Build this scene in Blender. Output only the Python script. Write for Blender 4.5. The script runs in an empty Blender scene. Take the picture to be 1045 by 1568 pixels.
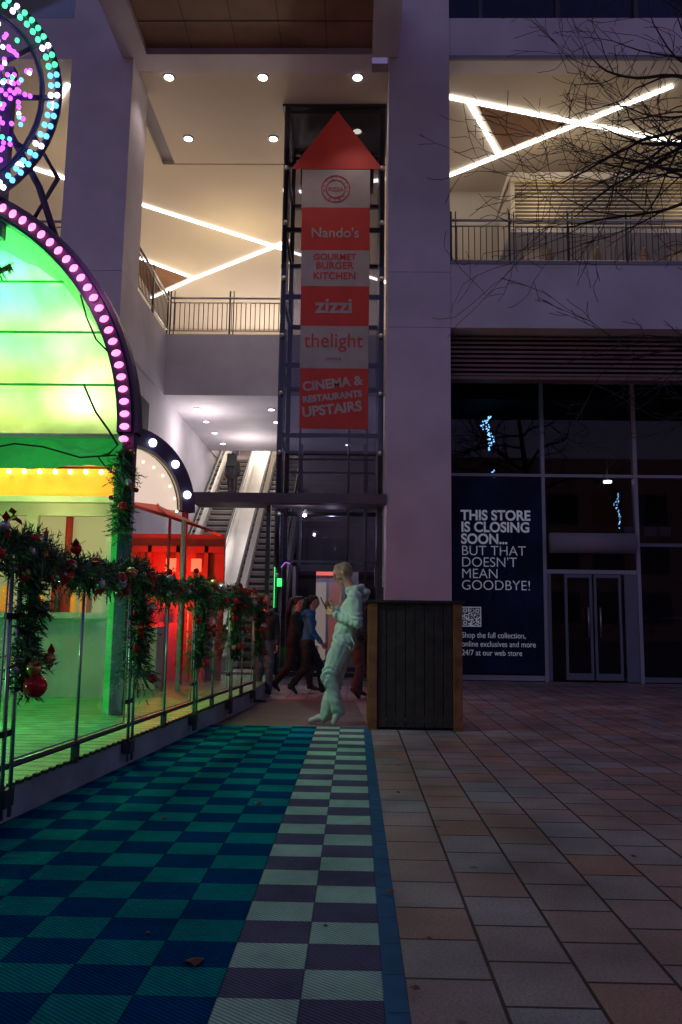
import bpy, math, random, bmesh
from mathutils import Vector, Matrix, noise
random.seed(7)
S=bpy.context.scene
COL=bpy.context.collection

# ---------------------------------------------------------------- materials
def mat(name,col,rough=.6,metal=0.0,var=.18,scale=2.5,bump=0.0,bscale=40,emit=None,es=0.0,spec=.5,trans=0):
    m=bpy.data.materials.new(name); m.use_nodes=True
    nt=m.node_tree; b=nt.nodes['Principled BSDF']
    b.inputs['Roughness'].default_value=rough; b.inputs['Metallic'].default_value=metal
    b.inputs['Specular IOR Level'].default_value=spec
    g=nt.nodes.new('ShaderNodeNewGeometry')
    n=nt.nodes.new('ShaderNodeTexNoise'); n.inputs['Scale'].default_value=scale; n.inputs['Detail'].default_value=6
    nt.links.new(g.outputs['Position'],n.inputs['Vector'])
    r=nt.nodes.new('ShaderNodeMapRange'); r.inputs['From Min'].default_value=.3; r.inputs['From Max'].default_value=.7
    r.inputs['To Min'].default_value=1-var; r.inputs['To Max'].default_value=1+var
    nt.links.new(n.outputs['Fac'],r.inputs['Value'])
    v=nt.nodes.new('ShaderNodeVectorMath'); v.operation='SCALE'; v.inputs[0].default_value=col[:3]
    nt.links.new(r.outputs[0],v.inputs['Scale']); nt.links.new(v.outputs[0],b.inputs['Base Color'])
    if bump:
        n2=nt.nodes.new('ShaderNodeTexNoise'); n2.inputs['Scale'].default_value=bscale; n2.inputs['Detail'].default_value=4
        nt.links.new(g.outputs['Position'],n2.inputs['Vector'])
        bp=nt.nodes.new('ShaderNodeBump'); bp.inputs['Strength'].default_value=bump; bp.inputs['Distance'].default_value=.02
        nt.links.new(n2.outputs['Fac'],bp.inputs['Height']); nt.links.new(bp.outputs[0],b.inputs['Normal'])
    if emit:
        b.inputs['Emission Color'].default_value=(*emit,1); b.inputs['Emission Strength'].default_value=es
    if trans:
        t=nt.nodes.new('ShaderNodeBsdfTranslucent'); nt.links.new(v.outputs[0],t.inputs[0]); ms=nt.nodes.new('ShaderNodeMixShader'); ms.inputs[0].default_value=trans
        o=nt.nodes['Material Output']; nt.links.new(b.outputs[0],ms.inputs[1]); nt.links.new(t.outputs[0],ms.inputs[2]); nt.links.new(ms.outputs[0],o.inputs[0])
    return m
def glass(name,tint,gloss=.1,rough=.02,gcol=(1,1,1)):
    m=bpy.data.materials.new(name); m.use_nodes=True; nt=m.node_tree; nt.nodes.clear()
    o=nt.nodes.new('ShaderNodeOutputMaterial'); mx=nt.nodes.new('ShaderNodeMixShader')
    t=nt.nodes.new('ShaderNodeBsdfTransparent'); t.inputs[0].default_value=(*tint,1)
    g=nt.nodes.new('ShaderNodeBsdfGlossy'); g.inputs['Roughness'].default_value=rough; g.inputs[0].default_value=(*gcol,1)
    f=nt.nodes.new('ShaderNodeFresnel'); f.inputs[0].default_value=1.45
    a=nt.nodes.new('ShaderNodeMath'); a.operation='ADD'; a.inputs[1].default_value=gloss; a.use_clamp=True
    nt.links.new(f.outputs[0],a.inputs[0]); nt.links.new(a.outputs[0],mx.inputs[0])
    nt.links.new(t.outputs[0],mx.inputs[1]); nt.links.new(g.outputs[0],mx.inputs[2]); nt.links.new(mx.outputs[0],o.inputs[0])
    return m
def glow(name,col,s): return mat(name,(.3,.3,.3),emit=col,es=s,var=0)

M={}
M['render']=mat('white_render',(.62,.58,.66),.75,var=.14,scale=.8,bump=.1,bscale=60)
M['render_d']=mat('grey_render',(.27,.26,.31),.75,var=.12,scale=1)
M['ceil']=mat('ceiling_paint',(.63,.56,.48),.85,var=.05,scale=.5)
M['wood_tile']=mat('soffit_timber',(.20,.10,.055),.6,var=.25,scale=1.3)
M['steel']=mat('brushed_steel',(.5,.5,.52),.35,metal=.9,var=.1)
M['steel_d']=mat('dark_steel',(.08,.08,.10),.4,metal=.6,var=.15)
M['frame_w']=mat('window_frame',(.38,.40,.48),.5,var=.06)
M['frame_d']=mat('door_frame',(.17,.19,.26),.5,var=.08)
M['black']=mat('black_rubber',(.015,.015,.018),.6,var=.2)
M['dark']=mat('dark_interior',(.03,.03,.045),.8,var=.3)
M['louver']=mat('louvre_bronze',(.23,.135,.12),.5,var=.15)
M['led']=glow('led_strip_light',(1,.94,.84),6)
M['down']=glow('downlight_lens',(1,.93,.82),9)
M['shopglass']=glass('shop_glass',(.32,.36,.5),.0,.02)
M['shaftglass']=glass('lift_glass',(.50,.50,.58),.03,.01)
M['clearglass']=glass('clear_glass',(.86,.95,.91),.09,.03)
M['poster']=mat('poster_navy',(.008,.018,.06),.6,var=.5,scale=1.4,spec=.2)
M['white_ink']=mat('white_ink',(.75,.78,.85),.5,var=.03,emit=(.7,.75,.9),es=.12)
M['purple']=mat('canopy_paint',(.13,.09,.13),.5,var=.1)

# ---------------------------------------------------------------- mesh builder
class B:
    def __init__(s,name): s.n=name; s.v=[]; s.f=[]; s.mi=[]; s.ms=[]; s.sm=[]
    def m(s,mt):
        if isinstance(mt,str): mt=M[mt]
        if mt not in s.ms: s.ms.append(mt)
        return s.ms.index(mt)
    def add(s,vs,fs,mt,smooth=False):
        o=len(s.v); s.v+= [Vector(p) for p in vs]; k=s.m(mt)
        for f in fs: s.f.append([i+o for i in f]); s.mi.append(k); s.sm.append(smooth)
        return s
    def box(s,x0,y0,z0,x1,y1,z1,mt):
        if x0>x1:x0,x1=x1,x0
        if y0>y1:y0,y1=y1,y0
        if z0>z1:z0,z1=z1,z0
        vs=[(x0,y0,z0),(x1,y0,z0),(x1,y1,z0),(x0,y1,z0),(x0,y0,z1),(x1,y0,z1),(x1,y1,z1),(x0,y1,z1)]
        return s.add(vs,[(0,3,2,1),(4,5,6,7),(0,1,5,4),(1,2,6,5),(2,3,7,6),(3,0,4,7)],mt)
    def prism(s,poly,a,b,mt,axis='x'):
        n=len(poly)
        if axis=='x': f=lambda p,t:(t,p[0],p[1])
        elif axis=='y': f=lambda p,t:(p[0],t,p[1])
        else: f=lambda p,t:(p[0],p[1],t)
        vs=[f(p,a) for p in poly]+[f(p,b) for p in poly]
        return s.add(vs,[tuple(range(n))[::-1],tuple(range(n,2*n))]+[(i,(i+1)%n,(i+1)%n+n,i+n) for i in range(n)],mt)
    def quad(s,a,b,c,d,mt): return s.add([a,b,c,d],[(0,1,2,3)],mt)
    def tube(s,pts,rs,mt,n=8,cap=True):
        pts=[Vector(p) for p in pts]
        if not isinstance(rs,(list,tuple)): rs=[rs]*len(pts)
        vs=[];fs=[]
        ref=None
        for i,p in enumerate(pts):
            d=(pts[min(i+1,len(pts)-1)]-pts[max(i-1,0)])
            if d.length<1e-9: d=Vector((0,0,1))
            d.normalize()
            if ref is None: ref=Vector((0,0,1)) if abs(d.z)<.9 else Vector((1,0,0))
            u=d.cross(ref); 
            if u.length<1e-4: u=d.cross(Vector((0,1,0)))
            u.normalize(); w=u.cross(d); 
            for k in range(n):
                a=2*math.pi*k/n; vs.append(p+rs[i]*(math.cos(a)*u+math.sin(a)*w))
            if i:
                o=(i-1)*n
                for k in range(n): fs.append((o+k,o+(k+1)%n,o+n+(k+1)%n,o+n+k))
        if cap: fs.append(tuple(range(n))[::-1]); fs.append(tuple(range(len(vs)-n,len(vs))))
        return s.add(vs,fs,mt,True)
    def ball(s,c,r,mt,n=8,m=6,R=None):
        if not isinstance(r,(list,tuple)): r=(r,r,r)
        c=Vector(c); vs=[];fs=[]
        for i in range(m+1):
            t=math.pi*i/m
            for k in range(n):
                a=2*math.pi*k/n; p=Vector((r[0]*math.sin(t)*math.cos(a),r[1]*math.sin(t)*math.sin(a),r[2]*math.cos(t)))
                if R: p=R@p
                vs.append(c+p)
        for i in range(m):
            for k in range(n): fs.append((i*n+k,(i+1)*n+k,(i+1)*n+(k+1)%n,i*n+(k+1)%n))
        return s.add(vs,fs,mt,True)
    def caps(s,p,q,r1,r2,mt,n=12):
        p=Vector(p);q=Vector(q); s.ball(p,r1,mt,n,8); s.ball(q,r2,mt,n,8); s.tube([p,q],[r1,r2],mt,n); return s
    def done(s,parent=None,bevel=0):
        me=bpy.data.meshes.new(s.n)
        xs=[v.x for v in s.v]; ys=[v.y for v in s.v]; zs=[v.z for v in s.v]
        o=Vector(((min(xs)+max(xs))/2,(min(ys)+max(ys))/2,min(zs)))
        me.from_pydata([v-o for v in s.v],[],s.f)
        for m in s.ms: me.materials.append(m)
        me.polygons.foreach_set('material_index',s.mi); me.polygons.foreach_set('use_smooth',s.sm)
        me.update()
        ob=bpy.data.objects.new(s.n,me); ob.location=o; COL.objects.link(ob)
        if bevel:
            bv=ob.modifiers.new('bevel','BEVEL'); bv.width=bevel; bv.segments=2; bv.limit_method='ANGLE'
        if parent: par(ob,parent)
        return ob
def par(ob,p):
    ob.parent=p; ob.matrix_parent_inverse=Matrix.Translation(p.location).inverted()
def empty(name,loc=(0,0,0)):
    e=bpy.data.objects.new(name,None); e.location=loc; COL.objects.link(e); return e
def text(body,x,y,z,size,mt,parent,name='lettering',align='LEFT',rot=(math.pi/2,0,0),bold=0,space=1.0,sx=1.0,line=1.0):
    cu=bpy.data.curves.new(name,'FONT'); cu.body=body; cu.size=size; cu.align_x=align; cu.offset=bold; cu.space_character=space; cu.space_line=line
    cu.extrude=.002; cu.materials.append(M[mt] if isinstance(mt,str) else mt)
    ob=bpy.data.objects.new(name,cu); ob.location=(x,y,z); ob.rotation_euler=rot; ob.scale=(sx,1,1); COL.objects.link(ob)
    if parent: par(ob,parent)
    return ob
def light(name,kind,loc,e,col,parent=None,size=.1,target=None,spot=1.2,blend=.6):
    l=bpy.data.lights.new(name,kind); l.energy=e; l.color=col
    if kind=='AREA': l.size=size
    else: l.shadow_soft_size=size
    if kind=='SPOT': l.spot_size=spot; l.spot_blend=blend
    ob=bpy.data.objects.new(name,l); ob.location=loc; COL.objects.link(ob)
    if target is not None: ob.rotation_euler=(Vector(target)-Vector(loc)).to_track_quat('-Z','Y').to_euler()
    if parent: par(ob,parent)
    return ob

# ---------------------------------------------------------------- ground materials
def paving():
    m=bpy.data.materials.new('paving_slabs'); m.use_nodes=True; nt=m.node_tree; b=nt.nodes['Principled BSDF']; L=nt.links.new
    g=nt.nodes.new('ShaderNodeNewGeometry'); sp=nt.nodes.new('ShaderNodeSeparateXYZ'); L(g.outputs['Position'],sp.inputs[0])
    cb=nt.nodes.new('ShaderNodeCombineXYZ'); L(sp.outputs['Y'],cb.inputs['X']); 
    ax=nt.nodes.new('ShaderNodeMath'); ax.operation='ADD'; ax.inputs[1].default_value=-.17; L(sp.outputs['X'],ax.inputs[0]); L(ax.outputs[0],cb.inputs['Y'])
    br=nt.nodes.new('ShaderNodeTexBrick'); L(cb.outputs[0],br.inputs['Vector'])
    br.inputs['Scale'].default_value=1; br.inputs['Brick Width'].default_value=.33; br.inputs['Row Height'].default_value=.30
    br.inputs['Mortar Size'].default_value=.0075; br.inputs['Mortar Smooth'].default_value=.2; br.inputs['Bias'].default_value=-.05
    br.inputs['Color1'].default_value=(.44,.235,.195,1); br.inputs['Color2'].default_value=(.38,.34,.37,1); br.inputs['Mortar'].default_value=(.022,.014,.014,1)
    br.offset=.45
    n=nt.nodes.new('ShaderNodeTexNoise'); n.inputs['Scale'].default_value=1.6; n.inputs['Detail'].default_value=8; L(g.outputs['Position'],n.inputs['Vector'])
    mr=nt.nodes.new('ShaderNodeMapRange'); mr.inputs['From Min'].default_value=.3; mr.inputs['From Max'].default_value=.7; mr.inputs['To Min'].default_value=.55; mr.inputs['To Max'].default_value=1.25; L(n.outputs['Fac'],mr.inputs['Value'])
    vs=nt.nodes.new('ShaderNodeVectorMath'); vs.operation='SCALE'; L(br.outputs['Color'],vs.inputs[0]); L(mr.outputs[0],vs.inputs['Scale'])
    n3=nt.nodes.new('ShaderNodeTexNoise'); n3.inputs['Scale'].default_value=90; n3.inputs['Detail'].default_value=3; L(g.outputs['Position'],n3.inputs['Vector'])
    mr3=nt.nodes.new('ShaderNodeMapRange'); mr3.inputs['From Min'].default_value=.3; mr3.inputs['From Max'].default_value=.7; mr3.inputs['To Min'].default_value=.72; mr3.inputs['To Max'].default_value=1.25; L(n3.outputs['Fac'],mr3.inputs['Value'])
    v2=nt.nodes.new('ShaderNodeVectorMath'); v2.operation='SCALE'; L(vs.outputs[0],v2.inputs[0]); L(mr3.outputs[0],v2.inputs['Scale'])
    vo=nt.nodes.new('ShaderNodeTexVoronoi'); vo.inputs['Scale'].default_value=2.3; L(g.outputs['Position'],vo.inputs['Vector'])
    ms=nt.nodes.new('ShaderNodeMapRange'); ms.inputs['From Min'].default_value=.035; ms.inputs['From Max'].default_value=.06; ms.inputs['To Min'].default_value=.5; ms.inputs['To Max'].default_value=1; L(vo.outputs['Distance'],ms.inputs['Value'])
    v3=nt.nodes.new('ShaderNodeVectorMath'); v3.operation='SCALE'; L(v2.outputs[0],v3.inputs[0]); L(ms.outputs[0],v3.inputs['Scale'])
    L(v3.outputs[0],b.inputs['Base Color'])
    rr=nt.nodes.new('ShaderNodeMapRange'); rr.inputs['To Min'].default_value=.35; rr.inputs['To Max'].default_value=.65; L(n.outputs['Fac'],rr.inputs['Value']); L(rr.outputs[0],b.inputs['Roughness'])
    h=nt.nodes.new('ShaderNodeMath'); h.operation='SUBTRACT'; L(n3.outputs['Fac'],h.inputs[0]); 
    h2=nt.nodes.new('ShaderNodeMath'); h2.operation='MULTIPLY'; h2.inputs[1].default_value=3; L(br.outputs['Fac'],h2.inputs[0]); L(h2.outputs[0],h.inputs[1])
    bp=nt.nodes.new('ShaderNodeBump'); bp.inputs['Strength'].default_value=.5; bp.inputs['Distance'].default_value=.004; L(h.outputs[0],bp.inputs['Height']); L(bp.outputs[0],b.inputs['Normal'])
    return m
def mats():
    m=bpy.data.materials.new('plastic_mat_tiles'); m.use_nodes=True; nt=m.node_tree; b=nt.nodes['Principled BSDF']; L=nt.links.new
    def math_(op,a,bv=None,c=None):
        x=nt.nodes.new('ShaderNodeMath'); x.operation=op
        for i,q in enumerate((a,bv,c)):
            if q is None: continue
            if isinstance(q,(int,float)): x.inputs[i].default_value=q
            else: L(q,x.inputs[i])
        return x.outputs[0]
    g=nt.nodes.new('ShaderNodeNewGeometry'); sp=nt.nodes.new('ShaderNodeSeparateXYZ'); L(g.outputs['Position'],sp.inputs[0])
    X=math_('DIVIDE',math_('SUBTRACT',sp.outputs['X'],.1),.257); Y=math_('DIVIDE',math_('SUBTRACT',sp.outputs['Y'],2.62),.212)
    par_=math_('MODULO',math_('ADD',math_('ADD',math_('FLOOR',X),math_('FLOOR',Y)),200),2)
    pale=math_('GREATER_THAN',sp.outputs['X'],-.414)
    def mix(f,a,c):
        x=nt.nodes.new('ShaderNodeMix'); x.data_type='RGBA'; L(f,x.inputs[0])
        for k,q in ((6,a),(7,c)):
            if isinstance(q,tuple): x.inputs[k].default_value=(*q,1)
            else: L(q,x.inputs[k])
        return x.outputs[2]
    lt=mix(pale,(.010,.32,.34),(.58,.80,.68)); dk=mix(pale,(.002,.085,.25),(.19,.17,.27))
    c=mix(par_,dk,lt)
    fx=math_('FRACT',X); fy=math_('FRACT',Y)
    rib=math_('SINE',math_('MULTIPLY',math_('ADD',math_('MULTIPLY',fx,.9),fy),2*math.pi*11))
    ribn=math_('MULTIPLY_ADD',rib,.5,.5)
    ex=math_('MINIMUM',math_('MINIMUM',fx,math_('SUBTRACT',1,fx)),math_('MINIMUM',fy,math_('SUBTRACT',1,fy)))
    edge=math_('GREATER_THAN',ex,.012)
    n=nt.nodes.new('ShaderNodeTexNoise'); n.inputs['Scale'].default_value=2.2; n.inputs['Detail'].default_value=8; n.inputs['Roughness'].default_value=.7; L(g.outputs['Position'],n.inputs['Vector'])
    dirt=math_('MULTIPLY_ADD',n.outputs['Fac'],1.2,.36)
    k=math_('MULTIPLY',math_('MULTIPLY',math_('MULTIPLY_ADD',ribn,.55,.5),math_('MULTIPLY_ADD',edge,.5,.5)),dirt)
    v=nt.nodes.new('ShaderNodeVectorMath'); v.operation='SCALE'; L(c,v.inputs[0]); L(k,v.inputs['Scale']); L(v.outputs[0],b.inputs['Base Color'])
    b.inputs['Roughness'].default_value=.6; b.inputs['Specular IOR Level'].default_value=.0
    bp=nt.nodes.new('ShaderNodeBump'); bp.inputs['Strength'].default_value=.6; bp.inputs['Distance'].default_value=.004; L(math_('ADD',ribn,edge),bp.inputs['Height']); L(bp.outputs[0],b.inputs['Normal'])
    return m
M['paving']=paving(); M['mats']=mats()
M['edge_blue']=mat('mat_edge_blue',(.010,.14,.28),.5,var=.25,scale=6,spec=.2)
M['ramp']=mat('threshold_strip',(.16,.09,.09),.6,var=.2)
M['lobbyfloor']=mat('lobby_floor',(.16,.12,.14),.35,var=.15)

b=B('ground'); b.quad((-80,-60,0),(80,-60,0),(80,120,0),(-80,120,0),'paving'); b.done()
b=B('checkered_floor_mat')
b.box(-2.6,.5,.002,.1,8.93,.016,'mats')
b.done()
b=B('mat_edging')
b.prism([(.1,.016),(.175,.003),(.1,.003)],.5,8.99,'edge_blue','y')
y=.5
while y<8.9:
    b.box(.1005,y,.0135,.175,y+.003,.0142,'black'); y+=.257
b.box(-1.6,8.932,.002,.1,8.99,.013,'edge_blue')
b.done()
b=B('lobby_floor'); b.quad((-12,14.7,.004),(1.8,14.7,.004),(1.8,34,.004),(-12,34,.004),'lobbyfloor'); b.done()
b=B('threshold_ramp'); b.quad((-1.75,9.05,.005),(.15,9.05,.005),(.0,12.0,.005),(-1.6,12.0,.005),'ramp'); b.done()
M['leafb']=mat('dead_leaf',(.20,.08,.03),.7,var=.4)
b=B('fallen_leaves')
for (x,y,s) in [(-.53,2.86,.040),(.28,3.1,.018),(.2,2.7,.02),(-.1,3.2,.012),(-.6,5.2,.03),(-1.1,4.8,.02),(.16,3.6,.02),(-.75,3.1,.012),(1.4,4.2,.02),(.3,5.6,.02)]:
    pts=[]
    for k in range(9):
        a=2*math.pi*k/9+random.random()*.3; r=s*(.6+.5*random.random()); pts.append((x+r*math.cos(a),y+r*math.sin(a),.02+random.random()*.3*s))
    b.add([(x,y,.026+s*.25)]+pts,[(0,i+1,(i+1)%9+1) for i in range(9)],'leafb')
b.done()

# ---------------------------------------------------------------- shopping centre
bd=empty('shopping_centre_building',(0,14.5,0))
b=B('columns')
for xa,xb in ((.54,1.73),(-5.82,-4.58)):
    b.box(xa,14.5,0,xb,15.6,6.69,'render'); b.box(xa,14.5,6.70,xb,15.6,7.79,'render'); b.box(xa,14.5,7.80,xb,15.6,22,'render'); b.box(xa+.02,14.52,6.68,xb-.02,15.58,7.81,'render_d')
b.done(bd)
b=B('floor_beams')
b.box(1.733,14.52,6.7,16,15.2,7.97,'render')
b.box(1.733,14.56,12.3,16,15.0,13.2,'render')
b.box(-16,14.56,12.3,-5.823,15.0,13.2,'render'); b.box(-16,14.52,6.7,-5.823,15.2,7.97,'render')
b.box(1.733,14.5,12.26,16,14.56,12.34,'render_d')
b.box(1.74,14.50,7.97,16,15.2,8.03,'render_d')
for x in (8.3,): b.box(x,14.512,6.72,x+.012,14.52,7.96,'black')
b.box(-14,15.61,6.45,-4.65,30,7.97,'render'); b.box(-4.65,18.4,6.45,-1.75,24.7,7.97,'render')
b.box(-1.75,18.4,6.45,1.8,30,7.97,'render'); b.box(1.8,15.2,6.9,16,30,7.97,'render')
b.done(bd)
b=B('walls')
b.box(-4.75,15.61,0,-4.68,34,6.45,'render')
b.box(1.80,16.45,0,1.88,34,6.9,'render')
b.box(-16,29.5,8.0,16,29.7,12.3,'ceil')
b.box(-4.7,31,0,1.8,31.2,12,'ceil')
b.box(-16,15.2,0,-5.83,15.3,6.7,'render_d')
b.box(-16,15.3,13.2,-4.7,15.5,24,'dark'); 
b.box(-1.7,24.5,0,1.79,24.6,6.44,'render_d')
b.box(-4.676,16.2,4.9,-4.66,17.2,5.9,'dark')
b.done(bd)
b=B('upper_windows')
b.box(1.74,15.05,13.2,16,15.1,24,'shopglass'); b.box(1.74,15.6,13.2,16,15.7,24,'dark')
for i in range(9): b.box(2.4+i*1.6,14.98,13.2,2.48+i*1.6,15.05,24,'steel_d')
b.box(-16,15.05,13.2,-5.83,15.1,24,'shopglass')
b.done(bd)
b=B('atrium_ceiling')
b.box(-16,18.3,12.3,1.8,30,12.5,'ceil'); b.box(1.8,15.0,12.3,16,30,12.5,'ceil')
b.box(-16,15.0,12.3,-4.9,18.3,12.5,'ceil')
b.box(-4.6,14.95,12.3,1.8,18.25,12.5,'ceil')
b.box(-4.9,14.95,12.4,-4.6,18.3,12.5,'render_d')
b.box(-4.6,18.25,12.36,1.8,18.3,12.5,'render_d')
b.done(bd)
b=B('projecting_soffit')
b.box(-4.29,8,12.42,.2,14.4,12.5,'wood_tile')
b.box(-4.8,8,12.28,-4.29,14.9,13.4,'render'); b.box(.2,8,12.28,.72,14.49,13.4,'render'); b.box(-4.29,14.4,12.28,.2,14.95,13.4,'render')
for i in range(1,5): b.box(-4.29+i*.898-.006,8,12.414,-4.29+i*.898+.006,14.4,12.42,'black')
for i in range(10): b.box(-4.29,8.1+i*.62,12.412,.2,8.112+i*.62,12.42,'black')
b.box(-4.8,7.9,12.3,.72,8,14,'render')
b.done(bd)
strips=[((-6.27,19.94),(-2.0,23.0)),((-7.25,23.01),(-5.45,24.87)),((-5.45,24.87),(-2.0,22.15)),((-7.29,26.5),(-5.45,24.87)),
((1.85,15.69),(7.47,17.34)),((7.47,17.34),(11,18.4)),((2.20,18.73),(6.46,15.33)),((2.31,15.86),(3.32,17.85)),
((-6.83,16.10),(-6.18,15.3)),((-7.87,18.6),(-6.9,19.5)),((-1.6,19.5),(.6,18.9)),((-2.0,23.0),(1,25.2)),((-9.5,17.5),(-6.6,19.6))]
b=B('led_strip_lights')
for p,q in strips:
    p=Vector((*p,0));q=Vector((*q,0)); d=(q-p).normalized(); n=Vector((-d.y,d.x,0))*.040
    vs=[p-n,p+n,q+n,q-n]
    b.add([(v.x,v.y,12.25) for v in vs]+[(v.x,v.y,12.295) for v in vs],[(0,1,2,3),(0,4,5,1),(1,5,6,2),(2,6,7,3),(3,7,4,0)],'led')
b.done(bd)
b=B('timber_ceiling_panels')
def tri(pts): b.add([(x,y,12.285) for x,y in pts],[(0,1,2)],'wood_tile')
tri([(2.5,15.95),(4.65,16.62),(3.36,17.65)]); tri([(-7.2,23.2),(-5.65,24.87),(-7.25,26.25)]); 
b.done(bd)
b=B('recessed_downlights')
for x,y in [(-4.0,15.07),(-2.05,15.07),(-.09,15.07),(-4.04,17.19),(-2.05,17.19),(-.05,17.19)]:
    b.tube([(x,y,12.27),(x,y,12.299)],[.10,.13],'frame_w',16); b.tube([(x,y,12.262),(x,y,12.27)],.095,'down',16)
for y in (19.6,20.9,22.2,23.6):
    for x in (-4.1,-2.2,-.3): b.tube([(x,y,6.43),(x,y,6.449)],[.09,.10],'frame_w',12); b.tube([(x,y,6.425),(x,y,6.43)],.075,'down',12)
b.done(bd)
W=(1,.76,.40)
for i,(x,y,e) in enumerate([(-3.6,21.5,85),(-6.2,24.5,75),(-1.0,22.5,45),(4.2,17.2,36),(7.5,17.5,36),(-6.9,17.6,34),(6.0,19.0,30)]):
    light('ceiling_fill_lamp','POINT',(x,y,10.7),e,W,bd,size=.8)  # added unseen lamps below the strips, stand in for light bounced onto ceiling
for x,y in [(-4.0,15.07),(-2.05,15.07),(-.09,15.07),(-4.04,17.19),(-2.05,17.19)]:
    light('downlight_lamp','SPOT',(x,y,12.2),40,(1,.82,.75),bd,size=.08,target=(x,y,0),spot=1.6)
for x,y in ((-3.9,19.8),(-3.2,22.8)): light('balcony_downlight_lamp','POINT',(x,y,5.7),50,(1,.9,.82),bd,size=.3)
light('landing_lamp','POINT',(-3.3,28.9,9.0),420,(1,.88,.75),bd,size=.4)
light('lobby_fill_lamp','POINT',(-.6,18.9,3.2),40,(.85,.8,1),bd,size=.05)  # added fill without a fixture, lifts the dim lobby and the walkers
light('canopy_lamp','POINT',(-1.1,15.3,3.36),20,(.9,.82,.95),bd,size=.035)
b=B('plant_louvre_box')
b.box(3.5,17.5,10.15,16,19,10.22,'frame_w'); b.box(3.45,17.42,11.42,16,19,11.6,'ceil'); b.box(3.6,17.75,10.2,16,18.9,11.42,'render_d'); b.box(3.5,17.5,10.2,3.6,19,11.42,'ceil')
for i in range(13): b.prism([(17.52,10.24+i*.092),(17.62,10.28+i*.092),(17.62,10.30+i*.092),(17.52,10.26+i*.092)],3.6,16,'ceil')
b.box(1.9,19.5,7.97,16,19.6,12.3,'ceil')
for x in (4,7.5,11): b.box(x,18.2,7.97,x+.35,18.5,10.15,'ceil')
b.done(bd)
def balus(name,p,q,z,h=.95):
    b=B(name); p=Vector((*p,z)); q=Vector((*q,z)); d=q-p; L=d.length; d.normalize(); up=Vector((0,0,1))
    b.tube([p+up*h,q+up*h],.028,'steel',8); b.tube([p+up*.12,q+up*.12],.015,'steel',6); b.tube([p+up*(h-.12),q+up*(h-.12)],.015,'steel',6)
    n=max(2,int(L/1.1)); 
    for i in range(n+1):
        a=p+d*(L*i/n); b.tube([a,a+up*(h+.18)],.022,'steel_d',6); a2=a+d*.09; b.tube([a2,a2+up*(h+.18)],.014,'steel_d',6)
    k=int(L/.115)
    for i in range(k):
        a=p+d*(i*.115); b.tube([a+up*.12,a+up*(h-.12)],.010,'steel_d',4,False)
    return b.done(bd)
balus('balcony_railing',(-4.6,18.5),(-1.7,18.5),7.97); balus('balcony_railing',(-4.66,15.65),(-4.66,18.45),7.97)
balus('terrace_railing',(1.78,14.75),(12,14.75),8.03); balus('terrace_railing',(-12,14.75),(-5.9,14.75),7.97)
balus('gallery_railing',(-4.6,27.9),(-4.6,30),6.9)
M['tan']=mat('tan_canvas',(.25,.15,.08),.8,var=.3)
for x in (4.0,5.0,6.0,7.1):
    b=B('terrace_parasol'); b.tube([(x,16,8.0),(x,16,8.3),(x,16,9.0),(x,16,9.05)],[.35,.28,.05,.02],'tan',8); b.box(x-.25,15.8,7.98,x+.25,16.2,8.06,'steel_d'); b.done(bd)
b=B('upper_landing'); b.box(-4.65,27.6,6.6,1.7,31,6.9,'render'); b.done(bd)

# ---------------------------------------------------------------- unseen building across the square, added to darken glass reflections and block low sky
ob_=B('unseen_block_across_square')
ob_.box(-45,-30,0,45,-24,13,'render_d')
for fl in range(3):
    for i in range(28):
        x=-44+i*3.2; lit=((i*7+fl*5)%11==0)
        ob_.box(x,-23.99,1.2+fl*3.5,x+2.2,-23.97,3.4+fl*3.5,'dark' if not lit else 'tan')
    ob_.box(-45,-23.96,.6+fl*3.5,45,-23.9,.75+fl*3.5,'steel_d')
ob_.done()

# ---------------------------------------------------------------- escalators
M['step']=mat('escalator_step',(.24,.20,.19),.5,metal=.1,var=.3)
M['escpanel']=mat('escalator_panel',(.62,.60,.58),.35,metal=.3,var=.08)
M['escglass']=glass('escalator_glass',(.85,.87,.85),.12,.05)
M['escglow']=glow('escalator_handrail_light',(1,.93,.82),1.2)
def escal(x0,x1):
    b=B('escalator'); sl=.72
    Y0,Y1=18.2,27.5; z=lambda y:(y-Y0)*sl
    for xa,xb in ((x0,x0+.16),(x1-.16,x1)):
        b.prism([(Y0-1.2,0),(Y0-1.2,.32),(Y0,.4),(Y1,z(Y1)+.38),(Y1+1,z(Y1)+.38),(Y1+1,z(Y1)-.4),(Y1,z(Y1)-.4),(Y0+.6,0)],xa,xb,'escpanel')
    for xa in (x0+.05,x1-.11):
        b.prism([(Y0-1,.4),(Y0-1.15,.7),(Y0-.9,.95),(Y0,1.0),(Y1,z(Y1)+.98),(Y1+.9,z(Y1)+.98),(Y1+1,z(Y1)+.38),(Y1,z(Y1)+.385),(Y0,.405)],xa+.02,xa+.035,'escglass')
        b.tube([(xa+.03,Y0-1,.5),(xa+.03,Y0-1.2,.75),(xa+.03,Y0-.9,.98),(xa+.03,Y0,1.03),(xa+.03,Y1,z(Y1)+1.01),(xa+.03,Y1+1,z(Y1)+1.01)],.04,'black',8)
        b.tube([(xa+.03,Y0,.95),(xa+.03,Y1,z(Y1)+.93)],.018,'escglow',6)
    n=33; dy=(Y1-Y0)/n
    for i in range(n):
        y=Y0+i*dy; b.box(x0+.17,y,z(y)-.3,x1-.17,y+dy-.006,z(y)+.2,'step'); b.box(x0+.17,y-.004,z(y)+.185,x1-.17,y+.012,z(y)+.203,'steel')
        b.box(x0+.17,y-.003,z(y)+.03,x1-.17,y+.001,z(y)+.10,'black')
    b.box(x0+.17,Y0-1.2,.01,x1-.17,Y0,.06,'steel')
    return b.done()
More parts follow.
